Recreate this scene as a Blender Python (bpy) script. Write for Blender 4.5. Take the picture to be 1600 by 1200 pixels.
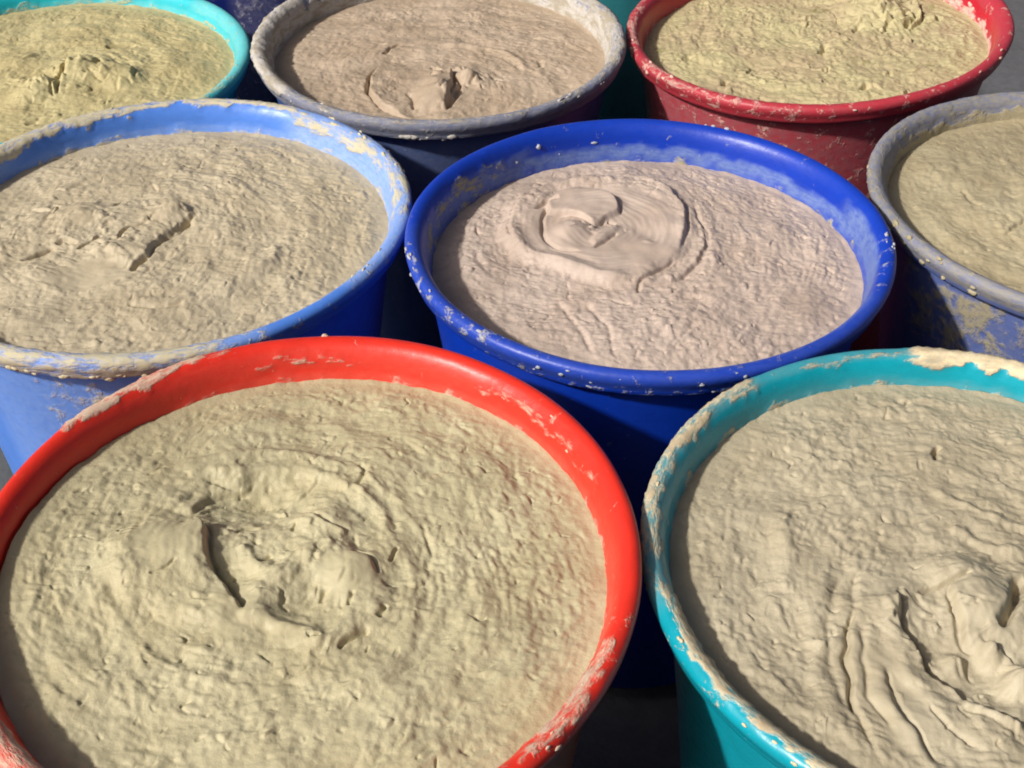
import bpy, math
import numpy as np
from mathutils import Matrix

for o in list(bpy.data.objects):
    bpy.data.objects.remove(o)
SC = bpy.context.scene
COL = SC.collection

# ------------------------------------------------------------------ camera, sky, sun, exposure
R = 0.20                      # radius of a tub's rim in metres; plan below is in rim radii
RIM_Z = 0.40                  # height of the tub rims above the ground
PITCH, ROLL, FPX, CAM_H = math.radians(37.538), math.radians(0.2025), 2168.8, 2.9193

cam = bpy.data.cameras.new('camera')
cam.sensor_width = 36.0
cam.lens = FPX / 1600.0 * 36.0
cam.clip_start, cam.clip_end = 0.02, 200.0
cam_o = bpy.data.objects.new('camera', cam)
COL.objects.link(cam_o)
cam_o.matrix_world = (Matrix.Translation((0, 0, RIM_Z + CAM_H * R))
                      @ Matrix.Rotation(math.pi / 2 - PITCH, 4, 'X') @ Matrix.Rotation(ROLL, 4, 'Z'))
SC.camera = cam_o

SUN_AZ, SUN_EL = 210.0, 39.0  # where the sun stands: degrees from +X towards +Y
world = bpy.data.worlds.new('World')
SC.world = world
world.use_nodes = True
wn, wl = world.node_tree.nodes, world.node_tree.links
sky = wn.new('ShaderNodeTexSky')
sky.sky_type = 'NISHITA'
sky.sun_disc = False
sky.sun_elevation = math.radians(SUN_EL)
sky.sun_rotation = math.radians(90.0 - SUN_AZ)
bg = wn['Background']
bg.inputs['Strength'].default_value = 0.09
sky.air_density = 0.3
sky.dust_density = 4.0
sky.ozone_density = 0.2
wl.new(sky.outputs['Color'], bg.inputs['Color'])

sun = bpy.data.lights.new('sun', 'SUN')
sun.energy = 4.1
sun.angle = math.radians(3.0)
sun.color = (1.0, 0.97, 0.925)
sun_o = bpy.data.objects.new('sun', sun)
COL.objects.link(sun_o)
_a, _e = math.radians(SUN_AZ), math.radians(SUN_EL)
from mathutils import Vector
_d = Vector((math.cos(_a) * math.cos(_e), math.sin(_a) * math.cos(_e), math.sin(_e)))
sun_o.rotation_euler = _d.to_track_quat('Z', 'Y').to_euler()
sun_o.location = _d * 6

vs = SC.view_settings
vs.view_transform = 'Standard'
vs.look = 'None'
vs.exposure = 0.0
vs.gamma = 1.0
vs.use_curve_mapping = False
SC.cycles.filter_width = 1.9        # the photograph is a little soft


# ------------------------------------------------------------------ helpers
def srgb(r, g, b):
    f = lambda c: (c / 255 / 12.92) if c / 255 <= 0.04045 else ((c / 255 + 0.055) / 1.055) ** 2.4
    return (f(r), f(g), f(b), 1.0)


_rng = np.random.RandomState(7)
_perm = np.concatenate([_rng.permutation(512)] * 3)
_ga = _rng.rand(512) * 2 * np.pi
_gx, _gy = np.cos(_ga), np.sin(_ga)


def noise(x, y, seed=0):
    """gradient noise, about -1..1"""
    x = np.asarray(x, float) + seed * 17.31
    y = np.asarray(y, float) + seed * 9.77
    xi = np.floor(x).astype(np.int64)
    yi = np.floor(y).astype(np.int64)
    fx, fy = x - xi, y - yi
    u = fx * fx * fx * (fx * (fx * 6 - 15) + 10)
    v = fy * fy * fy * (fy * (fy * 6 - 15) + 10)
    xi &= 511
    yi &= 511

    def g(ix, iy, dx, dy):
        h = _perm[_perm[ix & 511] + (iy & 511)]
        return _gx[h] * dx + _gy[h] * dy
    a = g(xi, yi, fx, fy)
    b = g(xi + 1, yi, fx - 1, fy)
    c = g(xi, yi + 1, fx, fy - 1)
    d = g(xi + 1, yi + 1, fx - 1, fy - 1)
    return ((a + u * (b - a)) * (1 - v) + (c + u * (d - c)) * v) * 1.45


def fbm(x, y, seed=0, octaves=4, gain=0.5):
    s, amp, f = 0, 1.0, 1.0
    for k in range(octaves):
        s = s + amp * noise(x * f, y * f, seed + k * 3)
        amp *= gain
        f *= 2.03
    return s


def sstep(a, b, x):
    t = np.clip((x - a) / (b - a), 0, 1)
    return t * t * (3 - 2 * t)


def mesh_from(name, verts, quads, smooth=True):
    """fast mesh from numpy arrays of vertices and quads"""
    me = bpy.data.meshes.new(name)
    verts = np.ascontiguousarray(verts, dtype=np.float32)
    quads = np.ascontiguousarray(quads, dtype=np.int32)
    me.vertices.add(len(verts))
    me.vertices.foreach_set('co', verts.ravel())
    me.loops.add(quads.size)
    me.loops.foreach_set('vertex_index', quads.ravel())
    me.polygons.add(len(quads))
    me.polygons.foreach_set('loop_start', np.arange(0, quads.size, 4, dtype=np.int32))
    me.polygons.foreach_set('loop_total', np.full(len(quads), 4, dtype=np.int32))
    me.polygons.foreach_set('use_smooth', np.full(len(quads), smooth, dtype=bool))
    me.update(calc_edges=True)
    me.validate()
    return me


def add_attr(me, name, vals):
    a = me.attributes.new(name, 'FLOAT', 'POINT')
    a.data.foreach_set('value', np.ascontiguousarray(vals, dtype=np.float32))


def link(name, me, mat, parent=None):
    o = bpy.data.objects.new(name, me)
    COL.objects.link(o)
    if me is not None:
        me.name = name
        me.materials.append(mat)
    if parent is not None:
        o.parent = parent
    return o


class NT:
    """small wrapper for building node trees"""
    def __init__(self, name):
        self.mat = bpy.data.materials.new(name)
        self.mat.use_nodes = True
        self.n = self.mat.node_tree.nodes
        self.l = self.mat.node_tree.links
        self.bsdf = self.n['Principled BSDF']

    def _set(self, sock, v):
        if hasattr(v, 'node'):
            self.l.new(v, sock)
        else:
            sock.default_value = v

    def math(self, op, a, b=0.0, c=None, clamp=False):
        m = self.n.new('ShaderNodeMath')
        m.operation = op
        m.use_clamp = clamp
        self._set(m.inputs[0], a)
        self._set(m.inputs[1], b)
        if c is not None:
            self._set(m.inputs[2], c)
        return m.outputs[0]

    def smooth(self, v, a, b, lo=0.0, hi=1.0):
        m = self.n.new('ShaderNodeMapRange')
        m.interpolation_type = 'SMOOTHSTEP'
        for s, val in zip(m.inputs[:5], (v, a, b, lo, hi)):
            self._set(s, val)
        return m.outputs[0]

    def coords(self, offset=(0, 0, 0), scale=(1, 1, 1)):
        t = self.n.new('ShaderNodeTexCoord')
        m = self.n.new('ShaderNodeMapping')
        m.inputs['Location'].default_value = offset
        m.inputs['Scale'].default_value = scale
        self.l.new(t.outputs['Object'], m.inputs['Vector'])
        return m.outputs[0]

    def tex(self, co, scale, detail=3.0, rough=0.55, dist=0.0):
        t = self.n.new('ShaderNodeTexNoise')
        self.l.new(co, t.inputs['Vector'])
        t.inputs['Scale'].default_value = scale
        t.inputs['Detail'].default_value = detail
        t.inputs['Roughness'].default_value = rough
        t.inputs['Distortion'].default_value = dist
        return t.outputs['Fac']

    def mix(self, f, a, b, blend='MIX'):
        m = self.n.new('ShaderNodeMix')
        m.data_type = 'RGBA'
        m.blend_type = blend
        self._set(m.inputs[0], f)
        self._set(m.inputs[6], a)
        self._set(m.inputs[7], b)
        return m.outputs[2]

    def attr(self, name):
        a = self.n.new('ShaderNodeAttribute')
        a.attribute_name = name
        return a.outputs['Fac']

    def bump(self, h, strength, distance, normal=None):
        b = self.n.new('ShaderNodeBump')
        b.inputs['Strength'].default_value = strength
        b.inputs['Distance'].default_value = distance
        self._set(b.inputs['Height'], h)
        if normal is not None:
            self._set(b.inputs['Normal'], normal)
        return b.outputs[0]


# ------------------------------------------------------------------ the plan of the tubs (rim radii)
# x, y, radius, rim height, oval cos2, oval sin2, rim slant x, rim slant y, paste depth
TUBS = {
    'red':       (-0.5996, 2.9044, 1.0111, 0.1073, -0.0339, 0.0008, 0, 0, 0.122),
    'navy':      (0.5402, 4.7594, 0.9742, 0.0438, -0.0038, 0.0033, 0, 0, 0.165),
    'sky':       (-1.4530, 4.9665, 1.0347, -0.0044, -0.0013, 0.0185, 0, 0.006, 0.120),
    'grey_far':  (-0.3786, 6.8284, 0.9863, -0.0407, -0.0178, 0.0035, 0, 0, 0.130),
    'crimson':   (1.6000, 6.9778, 1.0029, -0.0079, -0.0005, 0.0175, 0.0761, 0.0094, 0.140),
    'teal':      (1.3557, 2.9497, 0.9929, 0.0504, -0.0217, 0.0076, 0, 0, 0.098),
    'grey_near': (2.5218, 5.1464, 0.9975, -0.0062, 0.0025, -0.0008, 0, 0, 0.105),
    'cyan':      (-2.3714, 6.7965, 1.0001, -0.1424, -0.0102, -0.0146, 0, 0, 0.095),
    'front':     (0.38, 1.12, 0.99, 0.06, 0.0, 0.01, 0, 0, 0.13),  # unseen, added to keep the gap behind it dark
    'back_navy': (-1.42, 8.75, 0.99, -0.02, 0.01, 0.0, 0, 0, 0.15),
    'back_teal': (0.62, 8.85, 1.0, -0.02, 0.0, 0.01, 0, 0, 0.15),
}


def px_to_plane(px, z):
    """a pixel of the photograph (1600 wide) as a point of the level z above the mean rim, in rim radii"""
    px = np.asarray(px, float)
    u, v = (px[:, 0] - 800) / FPX, -(px[:, 1] - 600) / FPX
    c, s = math.cos(ROLL), math.sin(ROLL)
    u, v = c * u - s * v, s * u + c * v
    cp, sp = math.cos(PITCH), math.sin(PITCH)
    d = np.stack([u, cp + v * sp, -sp + v * cp], 1)
    t = (CAM_H - z) / -d[:, 2]
    return d[:, :2] * t[:, None]


# ------------------------------------------------------------------ ground
def ground():
    t = NT('ground_concrete')
    co = t.coords()
    a = t.tex(co, 1.7, 5, 0.6)
    b = t.tex(co, 60, 4, 0.65)
    c = t.mix(t.smooth(a, 0.3, 0.7), (0.075, 0.075, 0.078, 1), (0.13, 0.13, 0.135, 1))
    c = t.mix(t.smooth(b, 0.35, 0.65), c, t.mix(0.5, c, (0.08, 0.08, 0.085, 1)))
    t.l.new(c, t.bsdf.inputs['Base Color'])
    t.bsdf.inputs['Roughness'].default_value = 0.85
    t.l.new(t.bump(b, 0.5, 0.004), t.bsdf.inputs['Normal'])
    n = 60
    xs = np.linspace(-1, 1, n)
    xs = np.sign(xs) * (np.abs(xs) ** 1.8) * 30
    X, Y = np.meshgrid(xs, xs + 1.0)
    Z = fbm(X * 0.8, Y * 0.8, 3, 3) * 0.002 - 0.003
    q = (np.arange(n - 1)[:, None] * n + np.arange(n - 1)[None]).ravel()
    me = mesh_from('ground', np.stack([X.ravel(), Y.ravel(), Z.ravel()], 1),
                   np.stack([q, q + 1, q + n + 1, q + n], 1))
    o = link('ground', me, t.mat)
    o['kind'] = 'structure'


ground()


# ------------------------------------------------------------------ tubs
def plastic(name, base, smear_c, film_c, rough=0.34, seed=0, smear_b=None, scratch=0.25):
    t = NT(name)
    co = t.coords((seed * 3.1, seed * 1.7, seed * 0.9))
    ra = t.n.new('ShaderNodeAttribute')
    ra.attribute_name = 'round'
    rm = t.n.new('ShaderNodeMapping')
    rm.inputs['Location'].default_value = (seed * 2.3, seed * 1.1, seed * 0.7)
    rm.inputs['Scale'].default_value = (1, 1, 3.2)
    t.l.new(ra.outputs['Vector'], rm.inputs['Vector'])
    n1 = t.tex(rm.outputs[0], 7, 6, 0.65, 0.5)
    n2 = t.tex(co, 140, 4, 0.6)
    n5 = t.tex(rm.outputs[0], 26, 4, 0.6)
    n3 = t.tex(co, 420, 2, 0.5)
    # thick smears: painted-on amount plus noise, thresholded
    s = t.math('ADD', t.attr('smear'), t.math('MULTIPLY', t.math('SUBTRACT', n1, 0.5), 1.5))
    s = t.math('ADD', s, t.math('MULTIPLY', t.math('SUBTRACT', n5, 0.5), 0.8))
    smear = t.smooth(s, 0.26, 0.70)
    # small spatter
    n6 = t.tex(co, 85, 5, 0.6, 0.4)
    k = t.math('ADD', t.attr('speck'), t.math('MULTIPLY', t.math('SUBTRACT', n6, 0.5), 2.2))
    k = t.math('ADD', k, t.math('MULTIPLY', t.math('SUBTRACT', n3, 0.5), 0.6))
    speck = t.smooth(k, 0.38, 0.68)
    thick = t.math('MAXIMUM', smear, t.math('MULTIPLY', speck, 0.7))
    # thin dried film
    f = t.math('MULTIPLY', t.attr('film'), t.smooth(n5, 0.3, 0.62, 0.62, 1.0))
    film = t.math('MULTIPLY', f, t.smooth(n2, 0.25, 0.6, 0.7, 1.0), clamp=True)
    base_v = t.mix(t.smooth(n1, 0.3, 0.75), base, tuple(c * 0.86 for c in base[:3]) + (1,))
    c = t.mix(film, base_v, film_c)
    sc = t.mix(t.smooth(n1, 0.42, 0.62), smear_c, smear_b or tuple(x * 0.78 for x in smear_c[:3]) + (1,))
    c = t.mix(t.math('MULTIPLY', thick, t.smooth(n3, 0.2, 0.6, 0.75, 1.0)), c, sc)
    t.l.new(c, t.bsdf.inputs['Base Color'])
    scr = t.tex(t.coords((seed, 2, 0), (1, 1, 14)), 70, 3, 0.7)
    r = t.math('ADD', rough, t.math('MULTIPLY', film, 0.4))
    r = t.math('ADD', r, t.math('MULTIPLY', t.math('SUBTRACT', scr, 0.5), scratch))
    r = t.math('ADD', r, t.math('MULTIPLY', thick, 0.35), clamp=True)
    t.l.new(r, t.bsdf.inputs['Roughness'])
    t.bsdf.inputs['Specular IOR Level'].default_value = 0.42
    h = t.math('ADD', t.math('MULTIPLY', thick, 0.7), t.math('MULTIPLY', n2, 0.25))
    h = t.math('ADD', h, t.math('MULTIPLY', film, 0.25))
    t.l.new(t.bump(h, 0.7, 0.0016), t.bsdf.inputs['Normal'])
    return t.mat


# rim profile: (radius, height, q); q tells where on the rim a point lies
RIM_PROF = [(0.918, -0.092, -0.35), (0.955, -0.098, -0.15), (0.973, -0.096, -0.02), (0.979, -0.090, 0.05), (0.982, -0.078, 0.3),
            (0.986, -0.066, 0.6), (0.992, -0.053, 0.9), (0.9975, -0.041, 1.1), (1.0, -0.029, 1.3),
            (0.998, -0.017, 1.5), (0.992, -0.008, 1.7), (0.982, -0.002, 1.9), (0.970, 0.000, 2.1),
            (0.957, -0.003, 2.3), (0.946, -0.009, 2.5), (0.936, -0.019, 2.7), (0.928, -0.031, 2.9),
            (0.922, -0.044, 3.0), (0.9175, -0.057, 3.15), (0.9140, -0.070, 3.3), (0.9105, -0.084, 3.45), (0.9065, -0.10, 3.65), (0.902, -0.12, 3.8),
            (0.898, -0.14, 4.0), (0.893, -0.17, 4.3), (0.887, -0.21, 4.7), (0.8775, -0.28, 5.1), (0.8795, -0.29, 5.2)]
BODY_PROF = [(0.0, -1.93, -6), (0.4, -1.93, -6), (0.690, -1.925, -6), (0.706, -1.91, -5.9), (0.745, -1.5, -5), (0.800, -1.0, -4),
             (0.835, -0.7, -3), (0.868, -0.45, -2.2), (0.886, -0.33, -1.6), (0.902, -0.24, -1.0),
             (0.915, -0.17, -0.7), (0.9225, -0.120, -0.4), (0.926, -0.090, -0.3), (0.922, -0.080, -0.3), (0.918, -0.10, 3.7),
             (0.908, -0.14, 4.0), (0.901, -0.17, 4.3), (0.891, -0.21, 4.7), (0.8740, -0.285, 5.2), (0.8640, -0.32, 5.3), (0.80, -0.8, 6),
             (0.715, -1.6, 7), (0.68, -1.86, 7), (0.4, -1.87, 7), (0.0, -1.87, 7)]


def oval(th, t):
    return 1 + t[4] * np.cos(2 * th) + t[5] * np.sin(2 * th)


def angfade(deg, a, b, soft=7.0):
    """1 inside the arc a..b (degrees), soft ends"""
    mid, half = (a + b) / 2, (b - a) / 2
    d = np.abs((deg - mid + 180) % 360 - 180)
    return 1 - sstep(half - soft * 0.3, half + soft, d)


def lathe(name, prof, nseg, t, specs, seed, wob):
    th = np.arange(nseg) / nseg * 2 * np.pi
    prof = np.array(prof)
    rr, zz, qq = prof[:, 0][:, None], prof[:, 1][:, None], prof[:, 2][:, None]
    TH, Q = np.broadcast_arrays(th[None], qq)
    X0, Y0 = np.cos(TH), np.sin(TH)
    hand = noise(X0 * 1.6, Y0 * 1.6, seed + 50)
    dent = noise(X0 * 5 + 3, Y0 * 5 + Q * 0.15, seed + 51)
    rad = rr * t[2] * oval(TH, t) * (1 + wob * 0.003 * hand + wob * 0.0010 * dent)
    X, Y = rad * X0, rad * Y0
    k = np.clip(1 + zz / 1.9, 0, 1)
    # the outline of the base is level on the ground; rim height and slant fade towards it
    Z = zz + k * (t[6] * X + t[7] * Y) + t[3] * np.clip(k * 1.0, 0, 1) + wob * 0.004 * k * noise(X0 * 2.2, Y0 * 2.2, seed + 52)
    deg = np.degrees(TH) % 360
    out = {'smear': np.zeros_like(X) - 0.25, 'film': np.zeros_like(X), 'speck': np.zeros_like(X)}
    jag = 0.35 * fbm(X0 * 9, Y0 * 9, seed + 60, 3)
    for kind, a, b, q0, q1, amt in specs:
        ed = 0.12
        m = angfade(deg, a, b) if b - a < 359 else 1.0
        qj = Q + jag * (0.45 if kind == 'film' else 1.0)
        m = m * sstep(q0 - ed, q0 + ed, qj) * (1 - sstep(q1 - ed, q1 + ed, qj))
        low = -0.25 if kind == 'smear' else 0.0
        out[kind] = np.maximum(out[kind], low + (amt - low) * m)
    lump = np.clip(out['smear'], 0, 1) * (0.5 + 0.9 * np.abs(fbm(X0 * 22, Y0 * 22 + Q * 1.3, seed + 70, 3)))
    # a thick smear stands proud of the plastic (outwards on the rim and the outer wall, inwards below the inner edge)
    dirr = np.where(Q < 1.8, 1.0, np.where(Q > 2.6, -1.0, 0.0))
    vis = (Q > -2.5) & (Q < 5.0)
    X = X + X0 * dirr * lump * 0.010 * vis
    Y = Y + Y0 * dirr * lump * 0.010 * vis
    Z = Z + np.where((Q > 1.2) & (Q < 3.0), 1.0, 0.0) * lump * 0.010
    V = np.stack([X.ravel(), Y.ravel(), Z.ravel()], 1) * R
    V[:, 2] += RIM_Z
    npf = len(prof)
    i = np.arange(npf - 1)[:, None] * nseg + np.arange(nseg)[None]
    j = np.arange(npf - 1)[:, None] * nseg + (np.arange(nseg)[None] + 1) % nseg
    quads = np.stack([i.ravel(), j.ravel(), (j + nseg).ravel(), (i + nseg).ravel()], 1)
    me = mesh_from(name, V, quads)
    for kname, v in out.items():
        add_attr(me, kname, v.ravel())
    s = np.concatenate([[0], np.cumsum(np.hypot(np.diff(prof[:, 0]), np.diff(prof[:, 1])))])[:, None]
    if name == 'body':
        s = -0.35 * s
    pc = np.stack(np.broadcast_arrays(X0, Y0, s), -1).reshape(-1, 3)
    at = me.attributes.new('round', 'FLOAT_VECTOR', 'POINT')
    at.data.foreach_set('vector', np.ascontiguousarray(pc, dtype=np.float32).ravel())
    return me


def spatter(t, mat, parent, seed, items):
    """dried lumps of paste stuck to the tub, one mesh"""
    rng = np.random.RandomState(seed)
    prof = np.array(RIM_PROF)
    nl, nb = 10, 7
    Vs, Qs = [], []
    base = 0
    for (a, b, q0, q1, n, size) in items:
        for _ in range(n):
            ph = math.radians(rng.uniform(a, b))
            q = rng.uniform(q0, q1)
            r = np.interp(q, prof[:, 2], prof[:, 0]) * t[2] * oval(ph, t)
            z = np.interp(q, prof[:, 2], prof[:, 1]) + t[3] + t[6] * r * math.cos(ph) + t[7] * r * math.sin(ph)
            s = size * rng.uniform(0.45, 1.2)
            lat = np.linspace(0, math.pi, nb)[:, None]
            lon = (np.arange(nl) / nl * 2 * math.pi)[None]
            ux, uy, uz = np.sin(lat) * np.cos(lon), np.sin(lat) * np.sin(lon), np.cos(lat) + 0 * lon
            d = 1 + 0.45 * noise(ux * 1.5 + uz, uy * 1.5 - uz * 0.7, rng.randint(0, 99))
            # tangential, radial and vertical axes
            st, sr, sz = s * rng.uniform(0.9, 1.9), s * 0.6, s * rng.uniform(0.6, 1.0)
            tx, ty = -math.sin(ph), math.cos(ph)
            px = r * math.cos(ph) + d * (ux * st * tx + uy * sr * math.cos(ph))
            py = r * math.sin(ph) + d * (ux * st * ty + uy * sr * math.sin(ph))
            pz = z + d * uz * sz
            Vs.append(np.stack([px.ravel(), py.ravel(), pz.ravel()], 1))
            i = (np.arange(nb - 1)[:, None] * nl + np.arange(nl)[None])
            j = (np.arange(nb - 1)[:, None] * nl + (np.arange(nl)[None] + 1) % nl)
            Qs.append(base + np.stack([i.ravel(), i.ravel() + nl, j.ravel() + nl, j.ravel()], 1))
            base += nl * nb
    V = np.concatenate(Vs) * R
    V[:, 2] += RIM_Z
    me = mesh_from('dried_paste_spatter', V, np.concatenate(Qs))
    o = link('dried_paste_spatter', me, mat, parent)
    o['kind'] = 'stuff'


def simple_paste_mat(name, col):
    t = NT(name)
    n = t.tex(t.coords(), 200, 3)
    t.l.new(t.mix(n, col, tuple(c * 0.75 for c in col[:3]) + (1,)), t.bsdf.inputs['Base Color'])
    t.bsdf.inputs['Roughness'].default_value = 0.7
    t.l.new(t.bump(n, 0.5, 0.001), t.bsdf.inputs['Normal'])
    return t.mat


def make_tub(key, label, base, smear_c, film_c, specs, spat=(), seed=1, rough=0.34, smear_b=None, nseg=420, wob=1.0, cling=0.46):
    t = TUBS[key]
    qp = float(np.interp(t[8], [-p[1] for p in RIM_PROF[12:]], [p[2] for p in RIM_PROF[12:]]))
    specs = list(specs) + [('smear', 0, 360, qp - 0.12, 5.2, cling), ('film', 0, 360, qp - 0.3, 5.2, 0.25)]
    root = bpy.data.objects.new('plastic_tub', None)
    COL.objects.link(root)
    root.empty_display_size = 0.05
    root.location = (t[0] * R, t[1] * R, 0)
    root['label'] = label
    root['category'] = 'tub'
    root['group'] = 'plastic tubs filled with paste'
    mat = plastic('plastic_' + key, base, smear_c, film_c, rough, seed, smear_b)
    link('body', lathe('body', BODY_PROF, nseg, t, specs, seed, wob), mat, root)
    link('rim', lathe('rim', RIM_PROF, nseg, t, specs, seed, wob), mat, root)
    if spat:
        spatter(t, simple_paste_mat('dried_paste_' + key, smear_c), root, seed, spat)
    return root


CREAM = srgb(226, 208, 172)
PALE = srgb(214, 206, 190)

make_tub('red', 'bright red tub of olive beige paste, beside the teal one', (0.75, 0.034, 0.018, 1), srgb(216, 192, 166), srgb(206, 112, 90),
         [('smear', 117, 147, 1.1, 2.45, 0.62), ('smear', 112, 124, 1.9, 2.5, 0.35), ('film', 60, 160, 2.6, 3.4, 0.12),
          ('smear', 312, 331, 1.7, 2.9, 0.50), ('smear', 331, 338, 2.2, 3.0, 0.55), ('smear', 200, 236, 0.9, 2.8, 0.52),
          ('smear', 88, 108, 2.95, 3.25, 0.42), ('smear', 20, 60, 2.75, 3.15, 0.36), ('speck', 0, 40, 1.4, 2.9, 0.12),
          ('speck', 290, 350, 0.4, 2.9, 0.22), ('speck', 130, 250, 1.0, 2.2, 0.16), ('film', 0, 360, 3.7, 4.6, 0.35), ('film', 290, 350, -2.5, 0, 0.35)],
         [(300, 335, 1.2, 2.6, 7, 0.008), (92, 96, 1.6, 1.9, 1, 0.012), (30, 60, 2.6, 3.3, 5, 0.006)], seed=3, rough=0.36)

make_tub('navy', 'royal blue tub of pinkish beige paste with a round swirl', (0.003, 0.040, 0.43, 1), srgb(184, 186, 192), srgb(128, 150, 186),
         [('film', 0, 360, 0.0, 3.0, 0.03), ('film', 180, 330, 0.4, 3.0, 0.12), ('smear', 130, 182, 3.05, 3.9, 0.40), ('film', 8, 150, 3.62, 4.05, 0.66), ('film', 125, 185, 3.1, 4.2, 0.45), ('speck', 186, 232, 0.8, 2.2, 0.34),
          ('speck', 232, 300, 0.0, 0.5, 0.42), ('speck', 232, 300, 0.5, 2.6, 0.15), ('smear', 236, 300, -0.1, 0.25, 0.30),
          ('speck', 335, 360, 1.6, 3.0, 0.30), ('film', 330, 375, 2.9, 4.0, 0.65), ('film', 232, 330, 2.3, 3.2, 0.35),
          ('speck', 40, 110, 1.2, 2.0, 0.14), ('film', 300, 345, 0, 1.5, 0.15)],
         [(188, 230, 0.9, 1.9, 12, 0.009), (236, 290, 0.0, 1.8, 14, 0.007), (117, 121, 2.9, 3.2, 1, 0.026), (350, 358, 1.6, 2.3, 6, 0.009),
          (62, 76, 1.3, 2.0, 5, 0.008), (296, 299, 0.6, 1.2, 2, 0.014), (100, 140, 3.3, 3.8, 5, 0.008)], seed=5, rough=0.36, smear_b=srgb(168, 158, 108))

make_tub('sky', 'sky blue tub with cracked beige paste and yellowish smears on its rim', (0.085, 0.235, 0.72, 1), srgb(206, 194, 158), srgb(176, 196, 224),
         [('smear', 64, 112, 1.3, 2.5, 0.66), ('smear', 112, 170, 1.2, 2.9, 0.72), ('smear', 36, 62, 2.3, 3.2, 0.55), ('smear', 0, 40, 1.5, 3.0, 0.48),
          ('film', 0, 62, 1.8, 4.0, 0.55), ('film', 330, 360, 1.4, 4.0, 0.45), ('smear', 222, 296, 0.0, 2.8, 0.56), ('smear', 246, 282, -0.1, 0.3, 0.52),
          ('film', 220, 300, -0.2, 3.0, 0.40), ('smear', 252, 268, -2.2, -0.6, 0.35), ('film', 235, 285, -4.5, -0.5, 0.22), ('smear', 262, 280, 2.4, 4.0, 0.5),
          ('speck', 290, 360, 0.8, 3.0, 0.22), ('film', 150, 200, 2.6, 4.2, 0.35)],
         [(20, 55, 1.4, 2.4, 12, 0.012), (245, 285, 0.0, 0.6, 16, 0.012), (330, 345, 1.8, 2.8, 5, 0.010), (80, 120, 1.2, 2.2, 10, 0.010)], seed=8, rough=0.36,
         smear_b=srgb(194, 184, 148))

make_tub('grey_far', 'blue tub whose rim is greyed with dried paste, between cyan and crimson', (0.035, 0.085, 0.26, 1), srgb(190, 184, 174), srgb(140, 139, 145),
         [('film', 0, 360, 0.0, 4.6, 0.95), ('smear', 150, 222, 1.1, 3.2, 0.80), ('smear', 110, 160, 1.2, 2.4, 0.7), ('smear', 340, 400, 1.7, 3.4, 0.60),
          ('speck', 225, 340, 0.6, 2.4, 0.26), ('smear', 215, 340, 1.6, 3.1, 0.40), ('film', 230, 300, -4, 0, 0.30), ('smear', 258, 280, -0.2, 0.3, 0.4), ('smear', 0, 360, 2.95, 5.0, 0.8)],
         [(262, 276, -0.05, 0.3, 9, 0.013), (200, 240, 1.2, 2.4, 10, 0.009), (305, 330, 1.4, 2.4, 9, 0.010)], seed=11, rough=0.4, smear_b=srgb(160, 150, 130))

make_tub('crimson', 'crimson tub with pale flecks holding yellow green speckled paste', (0.50, 0.012, 0.030, 1), srgb(226, 186, 170), srgb(150, 96, 100),
         [('speck', 150, 260, 0.4, 2.8, 0.36), ('speck', 260, 360, 0.6, 2.6, 0.26), ('smear', 165, 190, 1.6, 2.6, 0.42), ('smear', 200, 230, 1.3, 2.4, 0.34),
          ('smear', 235, 300, 2.3, 3.0, 0.28), ('film', 150, 360, 0.0, 3.0, 0.34), ('film', 180, 360, -5, 0.0, 0.72), ('speck', 200, 340, -4.5, -0.2, 0.22),
          ('smear', -30, 66, 3.7, 4.4, 0.62), ('speck', 0, 60, 1.5, 3.5, 0.20), ('film', 300, 400, 1.5, 3.2, 0.30)],
         [(170, 235, 1.2, 2.4, 9, 0.012), (240, 350, 1.2, 2.5, 9, 0.009), (0, 60, 3.4, 3.9, 14, 0.014)], seed=14, rough=0.33)

make_tub('teal', 'teal tub of olive beige paste with deep folds, cream crust on its rim', (0.005, 0.34, 0.43, 1), srgb(228, 208, 168), srgb(140, 150, 140),
         [('smear', 52, 86, 1.2, 2.75, 0.85), ('smear', 86, 112, 2.2, 2.7, 0.34), ('film', 85, 120, 1.4, 2.6, 0.25), ('smear', 124, 182, 1.2, 2.6, 0.56),
          ('film', 125, 190, 1.1, 2.6, 0.55), ('smear', 168, 190, 0.9, 2.2, 0.42), ('smear', 190, 250, 1.9, 3.0, 0.62), ('speck', 185, 250, 0.6, 2.2, 0.20),
          ('film', 185, 260, 2.4, 3.5, 0.4), ('film', 150, 260, 3.6, 4.6, 0.45)],
         [(200, 236, 1.6, 2.6, 9, 0.010), (140, 170, 1.2, 2.2, 7, 0.008)], seed=17, rough=0.30, smear_b=srgb(192, 172, 138))

make_tub('grey_near', 'blue tub caked in grey olive dried paste outside, beside the teal tub', (0.060, 0.115, 0.38, 1), srgb(178, 166, 132), srgb(146, 142, 134),
         [('film', 0, 360, 0.4, 5.0, 1.0), ('film', 150, 300, -5.0, 0.6, 0.30), ('smear', 195, 255, -2.6, -0.5, 0.42), ('smear', 0, 360, 3.15, 5.0, 0.66), ('smear', 120, 210, 1.1, 2.8, 0.26),
          ('speck', 150, 240, 0.4, 2.2, 0.24), ('smear', 60, 150, 1.6, 3.0, 0.26), ('film', 80, 200, 3, 4.6, 0.9)],
         [(165, 215, 0.9, 1.9, 12, 0.012), (195, 225, 0.2, 1.2, 5, 0.012)], seed=20, rough=0.36)

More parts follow.
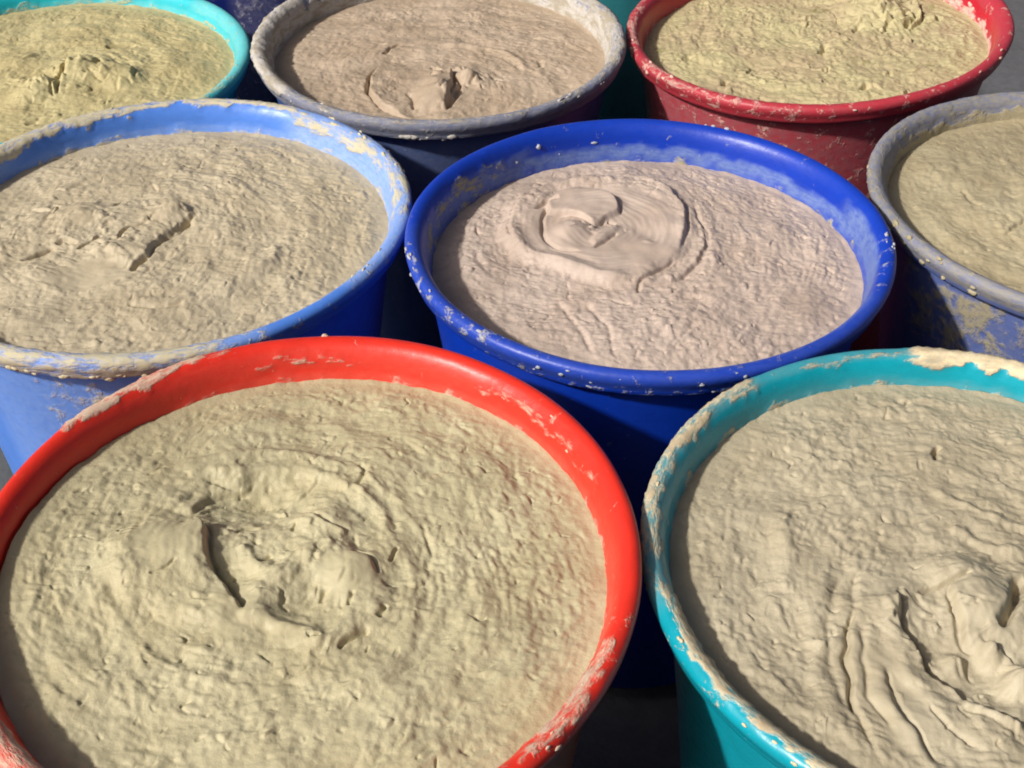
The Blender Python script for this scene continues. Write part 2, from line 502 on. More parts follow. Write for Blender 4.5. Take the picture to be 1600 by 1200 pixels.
make_tub('cyan', 'bright cyan tub of yellow paste next to the sky blue tub', (0.018, 0.50, 0.58, 1), srgb(212, 200, 140), srgb(150, 200, 190),
         [('film', -20, 50, 1.7, 3.2, 0.45), ('smear', 300, 345, 1.6, 3.0, 0.40), ('smear', 0, 30, 2.2, 2.9, 0.25), ('speck', 0, 90, 1.5, 3.2, 0.10),
          ('film', 320, 360, 0.4, 2.0, 0.2), ('smear', 80, 160, 3.2, 4.2, 0.4)],
         [(330, 360, 1.8, 2.6, 4, 0.010)], seed=23, rough=0.32)

make_tub('back_navy', 'dark blue tub at the back, beyond the cyan tub', (0.004, 0.012, 0.12, 1), srgb(170, 168, 186), srgb(128, 126, 150),
         [('film', 200, 340, 0, 1.7, 0.55), ('smear', 255, 272, -4, -0.4, 0.30), ('film', 256, 272, -4, -0.3, 0.40), ('speck', 200, 340, -5, 2.4, 0.2)], seed=26, nseg=200)
make_tub('back_teal', 'pale teal tub at the back, beyond the crimson tub', (0.05, 0.32, 0.36, 1), srgb(200, 200, 190), srgb(140, 170, 170),
         [('film', 200, 340, 0, 2.4, 0.4), ('speck', 200, 340, 0, 2.4, 0.2)], seed=29, nseg=200)

# unseen tub carrying the rows past the frame, added to darken the gap
make_tub('front', 'unseen dark green tub added in front to darken the gap between the red and teal tubs', (0.01, 0.10, 0.05, 1), CREAM, PALE, [('smear', 0, 360, 1.4, 2.6, 0.3), ('film', 0, 360, 2.5, 4.2, 0.4)], seed=32, nseg=160)


# ------------------------------------------------------------------ the paste
def paste_mat(key, col, col2, seed, specks=None):
    t = NT('paste_' + key)
    co = t.coords((seed * 1.3, seed * 2.1, 0))
    a = t.tex(co, 16, 4, 0.6, 0.4)
    b = t.tex(co, 90, 5, 0.65, 0.3)
    d = t.tex(co, 380, 4, 0.6)
    c = t.mix(t.smooth(a, 0.34, 0.68), col, col2)
    c = t.mix(t.math('MULTIPLY', t.smooth(b, 0.45, 0.75), 0.30), c, tuple(x * 0.78 for x in col[:3]) + (1,))
    e0 = t.tex(t.coords((seed * 0.7, 3, 0)), 7, 3, 0.55, 0.8)
    c = t.mix(t.math('MULTIPLY', t.smooth(e0, 0.48, 0.70), 0.45), c, tuple(x * 0.74 for x in col2[:3]) + (1,))
    if specks:
        e = t.tex(t.coords((seed, 5, 0)), 34, 3, 0.55)
        c = t.mix(t.math('MULTIPLY', t.smooth(e, 0.63, 0.74), 0.6), c, specks)
    t.l.new(c, t.bsdf.inputs['Base Color'])
    t.l.new(t.math('SUBTRACT', t.smooth(b, 0.3, 0.7, 0.50, 0.70), t.math('MULTIPLY', t.smooth(e0, 0.48, 0.70), 0.10)), t.bsdf.inputs['Roughness'])
    t.bsdf.inputs['Specular IOR Level'].default_value = 0.32
    g = t.math('ADD', 0.2, t.math('MULTIPLY', t.attr('grain'), 0.8))
    n = t.bump(t.math('MULTIPLY', b, g), 0.45, 0.0020)
    n = t.bump(t.math('MULTIPLY', d, g), 0.40, 0.0010, n)
    t.l.new(n, t.bsdf.inputs['Normal'])
    return t.mat


def polydist(X, Y, P):
    """distance, side (+ = left of travel), and 0..1 position along the polyline"""
    best = np.full(X.shape, 1e9)
    side = np.zeros(X.shape)
    par = np.zeros(X.shape)
    seg = np.hypot(*(P[1:] - P[:-1]).T)
    cum = np.concatenate([[0], np.cumsum(seg)])
    for k in range(len(P) - 1):
        ax, ay = P[k]
        dx, dy = (P[k + 1] - P[k]) / max(seg[k], 1e-9)
        px, py = X - ax, Y - ay
        s = np.clip(px * dx + py * dy, 0, seg[k])
        ex, ey = px - s * dx, py - s * dy
        d = np.hypot(ex, ey)
        m = d < best
        best = np.where(m, d, best)
        side = np.where(m, np.sign(dx * py - dy * px), side)
        par = np.where(m, (cum[k] + s) / cum[-1], par)
    return best, side, par


def smooth_line(P, n=4):
    """Catmull-Rom through the points"""
    P = np.asarray(P, float)
    if len(P) < 3:
        return P
    Q = np.concatenate([[2 * P[0] - P[1]], P, [2 * P[-1] - P[-2]]])
    out = []
    for k in range(1, len(Q) - 2):
        for j in range(n):
            s = j / n
            a, b, c, d = Q[k - 1], Q[k], Q[k + 1], Q[k + 2]
            out.append(0.5 * (2 * b + (c - a) * s + (2 * a - 5 * b + 4 * c - d) * s * s + (3 * b - a - 3 * c + d) * s ** 3))
    out.append(P[-1])
    return np.array(out)


def make_paste(key, label, mat, N, feats, centre, seed, fine=1.0, streak=1.0, depth_extra=0.0, bulge=0.02, lump=1.0, warp=1.0, rings=1.0, torn=(), edge_wave=()):
    t = TUBS[key]
    dep = t[8] + depth_extra
    zl = t[3] - dep
    lin = np.linspace(-1, 1, N)
    A, B = np.meshgrid(lin, lin)
    # concentric map from the square to the disc
    rad = np.where(np.abs(A) > np.abs(B), A, B)
    with np.errstate(divide='ignore', invalid='ignore'):
        ang = np.where(np.abs(A) > np.abs(B), np.pi / 4 * (B / A), np.pi / 2 - np.pi / 4 * (A / B))
    ang = np.where(rad == 0, 0, ang)
    ux, uy = rad * np.cos(ang), rad * np.sin(ang)
    rho = np.abs(rad)
    th = np.arctan2(uy, ux)
    wall = np.interp(-dep, [-0.29, -0.17, -0.10, -0.065], [0.876, 0.892, 0.905, 0.9125])
    rw = (wall + 0.003) * t[2] * oval(th, t)
    X, Y = ux * rw, uy * rw

    def loc(px):
        return px_to_plane(px, zl) - np.array([t[0], t[1]])
    C = loc([centre])[0]
    # flow of the stirring: round the centre, wandering
    fa = np.arctan2(Y - C[1], X - C[0]) + np.pi / 2 + 0.5 * noise(X * 2.3, Y * 2.3, seed + 1)
    fx, fy = np.cos(fa), np.sin(fa)
    h = np.zeros_like(X)
    # lumps drawn out along the flow
    K = 9
    acc1 = np.zeros_like(X)
    acc2 = np.zeros_like(X)
    for k in range(K):
        s = (k - (K - 1) / 2)
        x1, y1 = X + fx * s * 0.012 - fy * s * abs(s) * 0.0006, Y + fy * s * 0.012 + fx * s * abs(s) * 0.0006
        acc1 += noise(x1 * 15, y1 * 15, seed + 2)
        acc2 += noise(x1 * 33, y1 * 33, seed + 3)
    acc1 /= K ** 0.75
    acc2 /= K ** 0.75
    iso = fbm(X * 14 + 0.5 * noise(X * 9, Y * 9, seed + 30), Y * 14, seed + 4, 3)
    iso2 = noise(X * 55, Y * 55, seed + 6)
    amp = 0.68 + 0.40 * sstep(-0.6, 0.7, fbm(X * 3, Y * 3, seed + 5, 2))
    dim = noise(X * 22 + 0.5 * acc1, Y * 22 + 0.5 * acc2, seed + 16)
    dim2 = noise(X * 37 + 0.6 * acc1, Y * 37 + 0.6 * acc2, seed + 17)
    tex = (0.0056 * np.abs(acc1) * streak + 0.0052 * np.abs(acc2) * streak
           + 0.0030 * np.abs(iso) + 0.0040 * dim + 0.0030 * dim2 + 0.0012 * iso2) * fine * 0.88
    pits = fbm(X * 24 + acc2 * 0.6, Y * 24 + acc1 * 0.6, seed + 8, 2)
    tex -= 0.006 * sstep(0.55, 1.05, pits) * fine
    rc0, ac0 = np.hypot(X - C[0], Y - C[1]), np.arctan2(Y - C[1], X - C[0])
    big = (0.012 * lump * fbm(X * 3.2, Y * 3.2, seed + 7, 2) + 0.005 * lump * fbm(X * 8, Y * 8, seed + 9, 2)
           + 0.0075 * rings * noise(rc0 * 11 + 1.6 * np.cos(ac0), 1.8 * np.sin(ac0) + 0.5 * rc0, seed + 15) * sstep(0.05, 0.25, rc0))
    mask = np.ones_like(X)
    wx = X + warp * 0.016 * noise(X * 10, Y * 10, seed + 10) + warp * 0.0028 * noise(X * 34, Y * 34, seed + 11)
    wy = Y + warp * 0.016 * noise(X * 10, Y * 10, seed + 12) + warp * 0.0028 * noise(X * 34, Y * 34, seed + 13)
    f = np.zeros_like(X)
    for ft in feats:
        kind = ft[0]
        if kind == 'mound':           # centre px, radii (R), turn, height
            _, c, rx, ry, turn, hh = ft
            c = loc([c])[0]
            a = math.radians(turn)
            dx, dy = wx - c[0], wy - c[1]
            p = (dx * math.cos(a) + dy * math.sin(a)) / rx
            q = (-dx * math.sin(a) + dy * math.cos(a)) / ry
            f += hh * np.exp(-(p * p + q * q) ** 1.3)
        elif kind == 'smooth':        # centre px, radii, turn, remaining texture
            _, c, rx, ry, turn, rest = ft
            c = loc([c])[0]
            a = math.radians(turn)
            dx, dy = wx - c[0], wy - c[1]
            p = (dx * math.cos(a) + dy * math.sin(a)) / rx
            q = (-dx * math.sin(a) + dy * math.cos(a)) / ry
            mask = np.minimum(mask, rest + (1 - rest) * sstep(0.75, 1.1, np.sqrt(p * p + q * q)))
        elif kind == 'plateau':       # closed outline px, height, softness
            _, pts, hh, soft = ft
            P = smooth_line(loc(list(pts) + [pts[0]]))
            d, _, _ = polydist(wx, wy, P)
            inside = np.zeros(X.shape, bool)
            for k in range(len(P) - 1):
                (ax, ay), (bx, by) = P[k], P[k + 1]
                if ay == by:
                    continue
                inside ^= ((ay > wy) != (by > wy)) & (wx < (bx - ax) * (wy - ay) / (by - ay) + ax)
            f += hh * sstep(-soft, soft, np.where(inside, d, -d))
        else:
            P = smooth_line(loc(ft[1]))
            d, side, par = polydist(wx, wy, P)
            taper = sstep(0, 0.12, par) * (1 - sstep(0.88, 1, par))
            if kind == 'step':        # polyline, raised side (+1 left of travel), height, spread
                _, _, sd, hh, L = ft
                sg = d * side * sd
                f += 0.55 * hh * taper * sstep(-0.008, 0.014, sg) * np.exp(-np.maximum(sg, 0) / L)
                f -= 0.30 * hh * taper * np.exp(-((sg + 0.007) / 0.008) ** 2)
            elif kind == 'crack':     # polyline, half width, depth
                _, _, w, hh = ft
                f -= 0.75 * hh * taper * np.exp(-(d / (0.75 * w)) ** 2)
            elif kind == 'ridge':
                _, _, w, hh = ft
                f += hh * taper * np.exp(-(d / w) ** 2)
    # brush lines of the stirring where the surface is smoothed
    rc, ac = np.hypot(wx - C[0], wy - C[1]), np.arctan2(wy - C[1], wx - C[0])
    f += 0.0022 * (1 - mask) * noise(rc * 48 + 1.2 * np.cos(ac), 2.2 * np.sin(ac) + rc * 2, seed + 14)
    # torn, crumbled places
    rng = np.random.RandomState(seed + 40)
    for (cpx, spread, count, high) in torn:
        cc = loc([cpx])[0]
        for _ in range(count):
            c0 = cc + rng.normal(0, spread / 2, 2)
            an, ln, bend = rng.uniform(0, 2 * math.pi), rng.uniform(0.03, 0.12), rng.normal(0, 0.7)
            P = np.array([c0 + ln * q * np.array([math.cos(an + bend * q), math.sin(an + bend * q)]) for q in (-0.5, -0.17, 0.17, 0.5)])
            sel = (np.abs(X - c0[0]) < 0.16) & (np.abs(Y - c0[1]) < 0.16)
            if not sel.any():
                continue
            d, side, par = polydist(wx[sel], wy[sel], P)
            tp = sstep(0, 0.35, par) * (1 - sstep(0.65, 1, par))
            hh = high * rng.uniform(0.3, 1.0)
            sg = d * side
            f[sel] += hh * tp * (sstep(-0.006, 0.008, sg) * np.exp(-np.maximum(sg, 0) / 0.045) - 0.5 * np.exp(-((sg + 0.005) / 0.006) ** 2))
    # ragged little tears all over, following the flow
    rng = np.random.RandomState(seed + 90)
    for _ in range(75):
        rr, aa = math.sqrt(rng.rand()) * 0.82, rng.rand() * 2 * math.pi
        c0 = np.array([rr * math.cos(aa), rr * math.sin(aa)])
        fl = math.atan2(c0[1] - C[1], c0[0] - C[0]) + math.pi / 2 + rng.normal(0, 0.5)
        ln = rng.uniform(0.015, 0.06)
        bend = rng.normal(0, 0.35)
        P = np.array([c0 + ln * s * np.array([math.cos(fl + bend * s), math.sin(fl + bend * s)]) for s in (-0.5, -0.17, 0.17, 0.5)])
        m = (np.abs(X - c0[0]) < 0.12) & (np.abs(Y - c0[1]) < 0.12)
        if not m.any():
            continue
        d, side, par = polydist(wx[m], wy[m], P)
        tp = sstep(0, 0.3, par) * (1 - sstep(0.7, 1, par))
        hh = rng.uniform(0.002, 0.008) * fine * mask[m]
        sg = d * side * rng.choice([-1, 1])
        f[m] += hh * tp * sstep(-0.006, 0.006, sg) * np.exp(-np.maximum(sg, 0) / 0.03) - 0.6 * hh * tp * np.exp(-(d / 0.006) ** 2)
    edge = 1 - sstep(0.90, 0.985, rho)
    h = big * (1 - sstep(0.8, 1.0, rho)) + tex * amp * mask * (0.25 + 0.75 * edge) + f * (1 - sstep(0.93, 1.0, rho))
    h += bulge * (1 - rho ** 2) - 0.3 * bulge
    h += 0.006 * sstep(0.965, 1.0, rho) * (0.4 + fbm(np.cos(th) * 7, np.sin(th) * 7, seed + 20, 3))
    for ph0, wd, dz in edge_wave:
        dd = np.abs((np.degrees(th) - ph0 + 180) % 360 - 180) / wd
        h += dz * np.exp(-dd ** 2) * rho ** 3
    k = 1.0 - dep / 1.9
    Z = zl + h + k * (t[6] * X + t[7] * Y)
    V = np.stack([X.ravel(), Y.ravel(), Z.ravel()], 1)
    q = (np.arange(N - 1)[:, None] * N + np.arange(N - 1)[None]).ravel()
    quads = [np.stack([q, q + 1, q + N + 1, q + N], 1)]
    # the body of the paste down to the floor of the tub
    i = np.arange(N)
    ring = np.concatenate([i[:-1], i[:-1] * N + N - 1, (N - 1) * N + i[:0:-1], i[:0:-1] * N])
    m = len(ring)
    base = len(V)
    low = V[ring].copy()
    top = low.copy()
    top[:, 2] -= 0.12
    top[:, :2] *= 0.955
    low[:, :2] *= 0.672 / wall
    low[:, 2] = -1.855
    V = np.concatenate([V, top, low, low * [0.02, 0.02, 1]])
    a = np.arange(m)
    b = (a + 1) % m
    quads.append(np.stack([ring[b], ring[a], base + a, base + b], 1))
    for lv in (0, 1):
        o = base + lv * m
        quads.append(np.stack([o + b, o + a, o + m + a, o + m + b], 1))
    V = V * R
    V[:, 2] += RIM_Z
    me = mesh_from('paste', V, np.concatenate(quads))
    add_attr(me, 'grain', np.concatenate([mask.ravel(), np.ones(3 * m)]))
    o = link('paste', me, mat)
    o.location = (t[0] * R, t[1] * R, 0)
    o['label'] = label
    o['category'] = 'paste'
    o['group'] = 'thick paste in the tubs'
    return o


RED_F = [
    ('plateau', [(160, 862), (195, 845), (250, 836), (318, 828), (333, 858), (336, 890), (350, 922), (392, 966), (386, 1004), (330, 992), (250, 965), (180, 930)], 0.016, 0.040),
    ('mound', (250, 880), 0.22, 0.16, 15, 0.026), ('smooth', (268, 868), 0.13, 0.11, 0, 0.25), ('smooth', (362, 965), 0.08, 0.12, 20, 0.3),
    ('step', [(300, 822), (322, 834), (332, 856), (334, 882), (344, 914), (366, 938), (392, 965)], -1, 0.052, 0.16),
    ('step', [(150, 862), (178, 846), (225, 836), (280, 830), (322, 830)], -1, 0.016, 0.08), ('crack', [(186, 846), (205, 843), (235, 836)], 0.008, 0.020),
    ('plateau', [(440, 900), (470, 868), (515, 856), (560, 868), (590, 898), (600, 932), (592, 968), (560, 1000), (515, 1014), (455, 1004), (400, 976), (378, 944), (405, 912)], 0.024, 0.035),
    ('mound', (482, 948), 0.085, 0.11, 20, -0.040), ('smooth', (548, 905), 0.10, 0.10, 0, 0.25), ('smooth', (440, 985), 0.10, 0.05, -10, 0.35), ('mound', (556, 900), 0.06, 0.07, 0, 0.016),
    ('crack', [(556, 868), (578, 884), (590, 904)], 0.010, 0.018), ('crack', [(528, 1020), (552, 1002), (578, 988)], 0.010, 0.026), ('crack', [(588, 970), (604, 952)], 0.010, 0.024), ('crack', [(606, 880), (626, 864)], 0.006, 0.018),
    ('ridge', [(380, 962), (420, 980), (462, 996), (510, 1008)], 0.035, 0.012), ('ridge', [(372, 862), (402, 890), (432, 904), (470, 905)], 0.026, 0.018),
    ('mound', (362, 900), 0.07, 0.10, -30, -0.022), ('mound', (400, 778), 0.19, 0.12, 0, -0.055),
    ('step', [(296, 808), (308, 790), (330, 776), (360, 766), (395, 758)], 1, 0.022, 0.10),
    ('mound', (500, 822), 0.07, 0.06, 0, 0.024), ('step', [(470, 792), (484, 808), (510, 828), (545, 838)], -1, 0.024, 0.06),
    ('ridge', [(300, 752), (380, 735), (460, 738), (540, 760), (590, 800), (610, 850)], 0.022, 0.012), ('ridge', [(330, 728), (420, 712), (520, 726), (610, 775), (650, 840)], 0.020, 0.010),
    ('ridge', [(620, 840), (650, 910), (640, 990), (590, 1060), (500, 1090)], 0.024, 0.008), ('ridge', [(150, 920), (190, 990), (270, 1050), (380, 1080)], 0.024, 0.008),
    ('crack', [(560, 765), (572, 745), (560, 728)], 0.010, 0.016), ('crack', [(405, 886), (425, 874)], 0.010, 0.024), ('crack', [(370, 838), (388, 829), (412, 826)], 0.009, 0.022),
    ('crack', [(456, 842), (466, 826)], 0.007, 0.015), ('crack', [(478, 1005), (500, 1000)], 0.008, 0.016), ('crack', [(540, 958), (556, 936)], 0.009, 0.020), ('crack', [(505, 945), (512, 925)], 0.010, 0.020),
    ('crack', [(240, 915), (262, 910), (280, 900)], 0.006, 0.012), ('crack', [(655, 820), (672, 860), (668, 900)], 0.012, 0.010),
]
NAVY_F = [
    ('smooth', (945, 368), 0.37, 0.38, 0, 0.07),
    ('plateau', [(788, 372), (792, 345), (815, 312), (870, 290), (935, 280), (1000, 283), (1045, 302), (1072, 336), (1076, 374), (1060, 406),
                 (1030, 426), (1000, 446), (940, 444), (870, 424), (815, 404)], 0.030, 0.034),
    ('mound', (990, 372), 0.20, 0.22, 0, -0.014), ('mound', (855, 372), 0.05, 0.10, 0, -0.010),
    ('step', [(985, 280), (1020, 288), (1048, 304), (1068, 330), (1074, 358), (1070, 382), (1058, 402)], -1, 0.024, 0.05), ('crack', [(1050, 308), (1068, 332), (1074, 358), (1069, 384)], 0.009, 0.012),
    ('step', [(1078, 322), (1094, 352), (1103, 386), (1090, 416), (1066, 434)], -1, 0.022, 0.06), ('crack', [(1096, 362), (1102, 390), (1088, 418)], 0.008, 0.010),
    ('crack', [(994, 464), (1002, 444), (1030, 429), (1056, 412)], 0.009, 0.017),
    ('step', [(1080, 426), (1048, 442), (1006, 450)], -1, 0.018, 0.04),
    ('ridge', [(792, 350), (802, 388), (850, 414), (920, 434), (990, 448)], 0.035, 0.014), ('crack', [(850, 398), (890, 410), (940, 424)], 0.022, 0.007),
    ('crack', [(800, 388), (794, 355), (808, 325), (840, 303)], 0.010, 0.010),
    ('plateau', [(858, 344), (853, 330), (874, 316), (915, 308), (952, 320), (968, 342), (950, 352), (926, 362), (905, 352), (880, 346)], 0.024, 0.014),
    ('crack', [(918, 306), (944, 313), (962, 328), (972, 346)], 0.010, 0.015), ('crack', [(860, 346), (888, 348), (910, 354), (926, 365), (950, 353)], 0.008, 0.016),
    ('mound', (890, 374), 0.075, 0.070, 0, 0.034), ('crack', [(836, 338), (852, 326), (874, 324)], 0.014, 0.020), ('crack', [(856, 330), (849, 350), (848, 372), (854, 388), (874, 400), (908, 406)], 0.011, 0.022),
    ('plateau', [(922, 388), (935, 374), (955, 364), (966, 366), (950, 380), (932, 394)], 0.011, 0.014), ('crack', [(928, 398), (946, 389), (964, 375)], 0.009, 0.016), ('crack', [(948, 356), (962, 360)], 0.009, 0.015),
    ('ridge', [(880, 300), (950, 292), (1010, 302), (1045, 330)], 0.03, 0.008), ('ridge', [(985, 300), (1020, 312)], 0.03, 0.007), ('mound', (1012, 388), 0.02, 0.015, 0, 0.008),
    ('crack', [(870, 470), (900, 510), (930, 560)], 0.016, 0.009), ('crack', [(910, 475), (950, 520), (960, 565)], 0.014, 0.008), ('crack', [(925, 470), (985, 478)], 0.008, 0.008),
]
SKY_F = [
    ('crack', [(36, 410), (60, 402), (88, 391)], 0.013, 0.050), ('crack', [(90, 388), (104, 383), (122, 387)], 0.012, 0.040), ('crack', [(118, 396), (150, 384), (166, 374)], 0.009, 0.028),
    ('crack', [(170, 384), (186, 382), (196, 364), (235, 354)], 0.009, 0.028), ('step', [(318, 338), (292, 350), (276, 366), (246, 384), (226, 410), (202, 428)], -1, 0.034, 0.14),
    ('crack', [(300, 346), (276, 362), (258, 378)], 0.018, 0.034), ('crack', [(232, 406), (204, 426)], 0.012, 0.040),
    ('mound', (268, 338), 0.07, 0.05, 20, 0.040), ('mound', (130, 342), 0.14, 0.10, 0, 0.034), ('smooth', (130, 345), 0.10, 0.08, 0, 0.3), ('smooth', (140, 432), 0.18, 0.10, 10, 0.3),
    ('step', [(76, 350), (84, 334), (96, 324)], -1, 0.024, 0.06), ('crack', [(80, 346), (96, 328)], 0.010, 0.024), ('crack', [(182, 330), (194, 320)], 0.010, 0.022), ('crack', [(76, 372), (90, 366)], 0.010, 0.024),
    ('mound', (190, 400), 0.10, 0.06, 20, 0.022), ('ridge', [(205, 470), (260, 475), (310, 460)], 0.02, 0.010), ('crack', [(200, 476), (240, 482), (290, 474)], 0.012, 0.014),
    ('ridge', [(60, 330), (120, 290), (220, 270), (330, 280), (420, 320)], 0.03, 0.010), ('ridge', [(330, 440), (410, 420), (440, 380)], 0.03, 0.008), ('mound', (50, 440), 0.15, 0.1, 0, 0.02),
]
GREYFAR_F = [
    ('smooth', (690, 140), 0.20, 0.22, 0, 0.3), ('step', [(640, 184), (604, 172), (580, 148), (578, 124), (596, 108), (640, 102)], -1, 0.040, 0.12),
    ('crack', [(578, 152), (574, 132), (582, 116)], 0.014, 0.030), ('crack', [(600, 88), (618, 78), (648, 74)], 0.013, 0.032),
    ('mound', (680, 150), 0.08, 0.12, 0, 0.050), ('step', [(700, 116), (708, 130), (704, 150), (696, 178)], -1, 0.055, 0.10), ('crack', [(706, 126), (718, 138), (700, 174)], 0.014, 0.040),
    ('mound', (732, 128), 0.045, 0.04, 0, 0.045), ('crack', [(672, 112), (690, 118)], 0.012, 0.030), ('crack', [(768, 124), (782, 130)], 0.012, 0.024),
    ('ridge', [(690, 78), (760, 80), (808, 96), (824, 116)], 0.025, 0.020), ('crack', [(640, 150), (650, 172)], 0.018, 0.024), ('crack', [(838, 96), (848, 108)], 0.02, 0.016),
]
CRIMSON_F = [
    ('mound', (1360, 30), 0.16, 0.20, 0, 0.070), ('mound', (1400, 12), 0.08, 0.09, 0, 0.060), ('step', [(1400, 26), (1424, 22), (1436, 34), (1430, 52), (1414, 62)], -1, 0.060, 0.08),
    ('crack', [(1418, 28), (1424, 46), (1412, 60)], 0.022, 0.060), ('crack', [(1360, 32), (1385, 28)], 0.014, 0.03), ('crack', [(1280, 90), (1290, 76)], 0.020, 0.040), ('crack', [(1130, 126), (1138, 116)], 0.018, 0.04),
    ('crack', [(1346, 146), (1352, 136)], 0.016, 0.035), ('crack', [(1210, 152), (1226, 154)], 0.014, 0.03), ('crack', [(1066, 82), (1080, 76)], 0.018, 0.03), ('mound', (1110, 84), 0.10, 0.08, 0, 0.025),
    ('crack', [(1378, 66), (1392, 50)], 0.016, 0.03), ('crack', [(1330, 58), (1345, 50)], 0.014, 0.025),
]
TEAL_F = [
    ('step', [(1398, 930), (1406, 965), (1420, 1006), (1452, 1046), (1496, 1088), (1545, 1118), (1610, 1140)], -1, 0.050, 0.14),
    ('mound', (1500, 1040), 0.18, 0.14, -40, -0.036), ('ridge', [(1392, 940), (1394, 990), (1404, 1030), (1450, 1090), (1500, 1140)], 0.035, 0.016),
    ('step', [(1350, 880), (1334, 930), (1328, 985), (1326, 1030), (1334, 1085), (1350, 1140), (1380, 1200)], 1, 0.018, 0.09), ('crack', [(1328, 970), (1323, 1030), (1331, 1080), (1330, 1120)], 0.008, 0.022),
    ('ridge', [(1372, 1045), (1380, 1092), (1412, 1142), (1450, 1195), (1480, 1240)], 0.022, 0.013), ('crack', [(1384, 1050), (1392, 1090), (1424, 1138), (1470, 1195)], 0.010, 0.016),
    ('smooth', (1385, 1090), 0.10, 0.22, 20, 0.35), ('smooth', (1535, 960), 0.11, 0.13, 0, 0.25), ('mound', (1536, 955), 0.11, 0.14, 10, 0.042),
    ('step', [(1474, 926), (1484, 946), (1494, 978), (1512, 1006), (1530, 1020)], 1, 0.034, 0.08), ('crack', [(1482, 938), (1490, 968), (1510, 1004)], 0.010, 0.024),
    ('crack', [(1590, 910), (1584, 940), (1576, 968), (1558, 992)], 0.018, 0.065), ('mound', (1492, 1034), 0.03, 0.035, 0, 0.034), ('mound', (1546, 1026), 0.03, 0.03, 0, 0.040), ('mound', (1590, 1066), 0.05, 0.05, 0, 0.05),
    ('crack', [(1436, 936), (1450, 924), (1480, 920), (1515, 914)], 0.009, 0.026), ('mound', (1480, 900), 0.10, 0.05, 0, 0.024), ('crack', [(1462, 726), (1461, 712), (1470, 702)], 0.011, 0.045),
    ('mound', (1385, 930), 0.08, 0.06, 0, 0.012), ('smooth', (1388, 932), 0.07, 0.05, 0, 0.4), ('mound', (1290, 1010), 0.06, 0.035, 0, 0.018), ('crack', [(1266, 1002), (1290, 998), (1312, 1004)], 0.007, 0.014),
    ('ridge', [(1290, 900), (1272, 970), (1278, 1050), (1310, 1130), (1360, 1190)], 0.03, 0.010), ('crack', [(1310, 905), (1296, 970), (1300, 1040), (1322, 1110)], 0.016, 0.008),
    ('crack', [(1345, 985), (1348, 1040), (1362, 1090), (1395, 1150)], 0.012, 0.012), ('mound', (1180, 870), 0.10, 0.16, 20, -0.014), ('ridge', [(1215, 800), (1230, 870), (1220, 930)], 0.03, 0.014), ('crack', [(1452, 1108), (1480, 1140), (1530, 1176)], 0.008, 0.014),
    ('ridge', [(1450, 765), (1500, 790), (1560, 820), (1610, 835)], 0.016, 0.010), ('ridge', [(1480, 830), (1540, 858), (1600, 870)], 0.016, 0.010), ('step', [(1495, 1110), (1540, 1130), (1600, 1150)], 1, 0.02, 0.06),
]
GREYNEAR_F = [('ridge', [(1560, 240), (1600, 300), (1600, 360)], 0.04, 0.012), ('crack', [(1500, 300), (1530, 330)], 0.014, 0.012), ('mound', (1560, 330), 0.15, 0.1, 0, 0.015), ('crack', [(1570, 372), (1600, 350)], 0.012, 0.018)]
CYAN_F = [
    ('mound', (130, 118), 0.14, 0.16, 0, 0.055), ('mound', (60, 150), 0.10, 0.10, 0, 0.050), ('step', [(122, 100), (112, 110), (100, 128), (84, 148), (90, 162)], 1, 0.045, 0.10), ('crack', [(112, 108), (96, 136), (90, 160)], 0.018, 0.045),
    ('mound', (190, 125), 0.10, 0.10, 0, 0.040), ('step', [(196, 104), (208, 116), (210, 132)], -1, 0.030, 0.06), ('crack', [(166, 80), (188, 74), (210, 74)], 0.016, 0.045), ('crack', [(124, 96), (142, 90)], 0.014, 0.03), ('crack', [(152, 118), (160, 108)], 0.014, 0.03),
    ('crack', [(40, 196), (60, 192)], 0.016, 0.03), ('mound', (30, 100), 0.12, 0.10, 0, 0.02),
]


def L(r, g, b):
    return srgb(r, g, b)


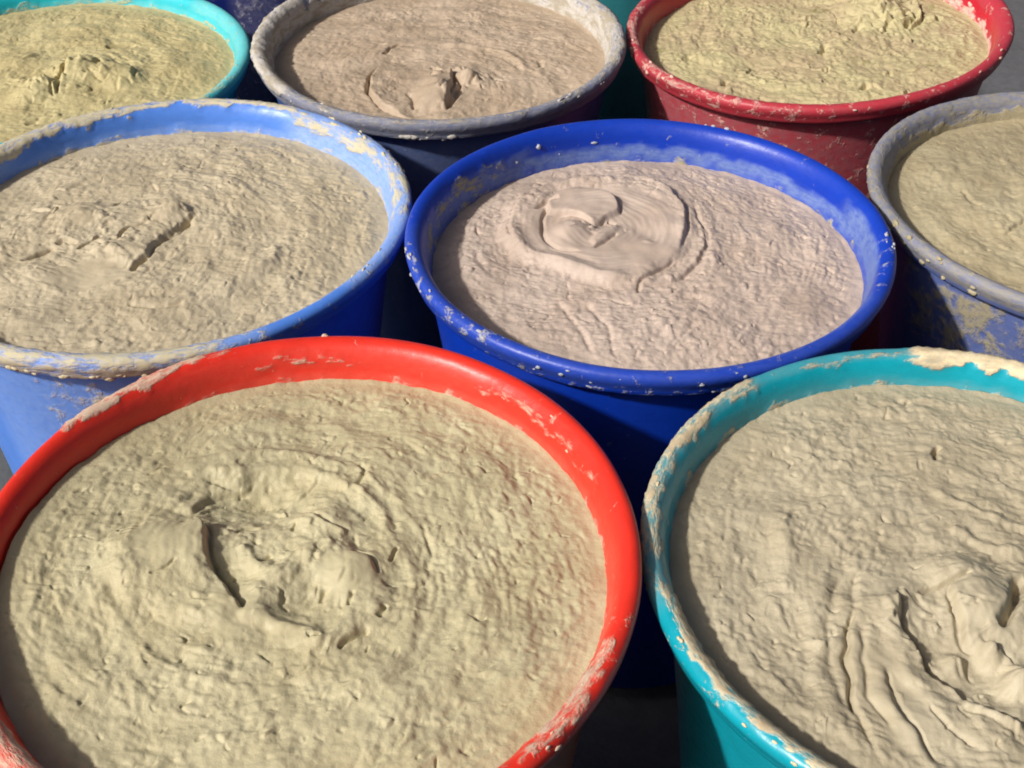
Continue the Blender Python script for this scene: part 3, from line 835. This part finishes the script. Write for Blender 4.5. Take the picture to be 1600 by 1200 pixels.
make_paste('red', 'olive beige paste heaped and torn at its middle, in the red tub',
           paste_mat('olive_beige', L(190, 181, 146), L(178, 167, 131), 1), 500, RED_F, (440, 870), 101, torn=[((440, 880), 0.36, 22, 0.010), ((420, 780), 0.25, 10, 0.009)], edge_wave=[(176, 42, 0.052), (238, 34, -0.020)], fine=1.15)
make_paste('navy', 'pinkish beige paste with a smooth round swirl, in the royal blue tub',
           paste_mat('pink_beige', L(193, 175, 160), L(182, 163, 147), 2), 480, NAVY_F, (945, 365), 202, fine=1.1, warp=0.5, torn=[((930, 370), 0.10, 8, 0.010)])
make_paste('sky', 'cracked warm beige paste in the sky blue tub',
           paste_mat('warm_beige', L(190, 177, 149), L(178, 164, 136), 3), 450, SKY_F, (190, 380), 303, torn=[((170, 375), 0.36, 24, 0.011)], fine=1.15)
make_paste('grey_far', 'tan beige paste with a small peak, in the grey rimmed tub beside the crimson one',
           paste_mat('tan_beige', L(186, 167, 144), L(174, 154, 130), 4), 340, GREYFAR_F, (690, 140), 404, fine=0.95, torn=[((710, 135), 0.18, 26, 0.016)])
make_paste('crimson', 'lumpy yellow green paste with dark green specks, in the crimson tub',
           paste_mat('yellow_green', L(186, 175, 132), L(178, 160, 126), 5, L(112, 110, 58)), 340, CRIMSON_F, (1300, 60), 505, fine=1.5, torn=[((1370, 35), 0.34, 60, 0.026), ((1250, 90), 0.6, 40, 0.016)])
make_paste('teal', 'greyish beige paste with deep curved folds, in the teal tub',
           paste_mat('grey_beige', L(184, 173, 146), L(171, 159, 132), 6), 500, TEAL_F, (1500, 960), 606, torn=[((1530, 990), 0.30, 26, 0.012)], fine=1.1)
make_paste('grey_near', 'smooth olive tan paste in the grey olive tub beside the royal blue one',
           paste_mat('olive_tan', L(182, 170, 138), L(171, 157, 125), 7), 320, GREYNEAR_F, (1720, 330), 707, fine=0.8)
make_paste('cyan', 'yellow paste with broken soft peaks, in the cyan tub',
           paste_mat('yellow', L(192, 180, 134), L(182, 168, 122), 8), 320, CYAN_F, (110, 130), 808, fine=1.05, torn=[((110, 125), 0.32, 40, 0.020)])
make_paste('back_navy', 'beige paste in the dark blue tub at the back',
           paste_mat('back_beige', L(196, 180, 146), L(186, 170, 138), 9), 120, [], (380, -60), 909)
make_paste('back_teal', 'beige paste in the pale teal tub at the back',
           paste_mat('back_tan', L(196, 180, 150), L(186, 170, 140), 10), 120, [], (940, -60), 919)
for k, (key, label) in enumerate((('front', 'beige paste in the unseen dark green tub added in front'),)):
    make_paste(key, label, paste_mat(key + '_beige', L(198, 182, 146), L(188, 172, 138), 11 + k), 110, [], (440, 870), 930 + 7 * k)
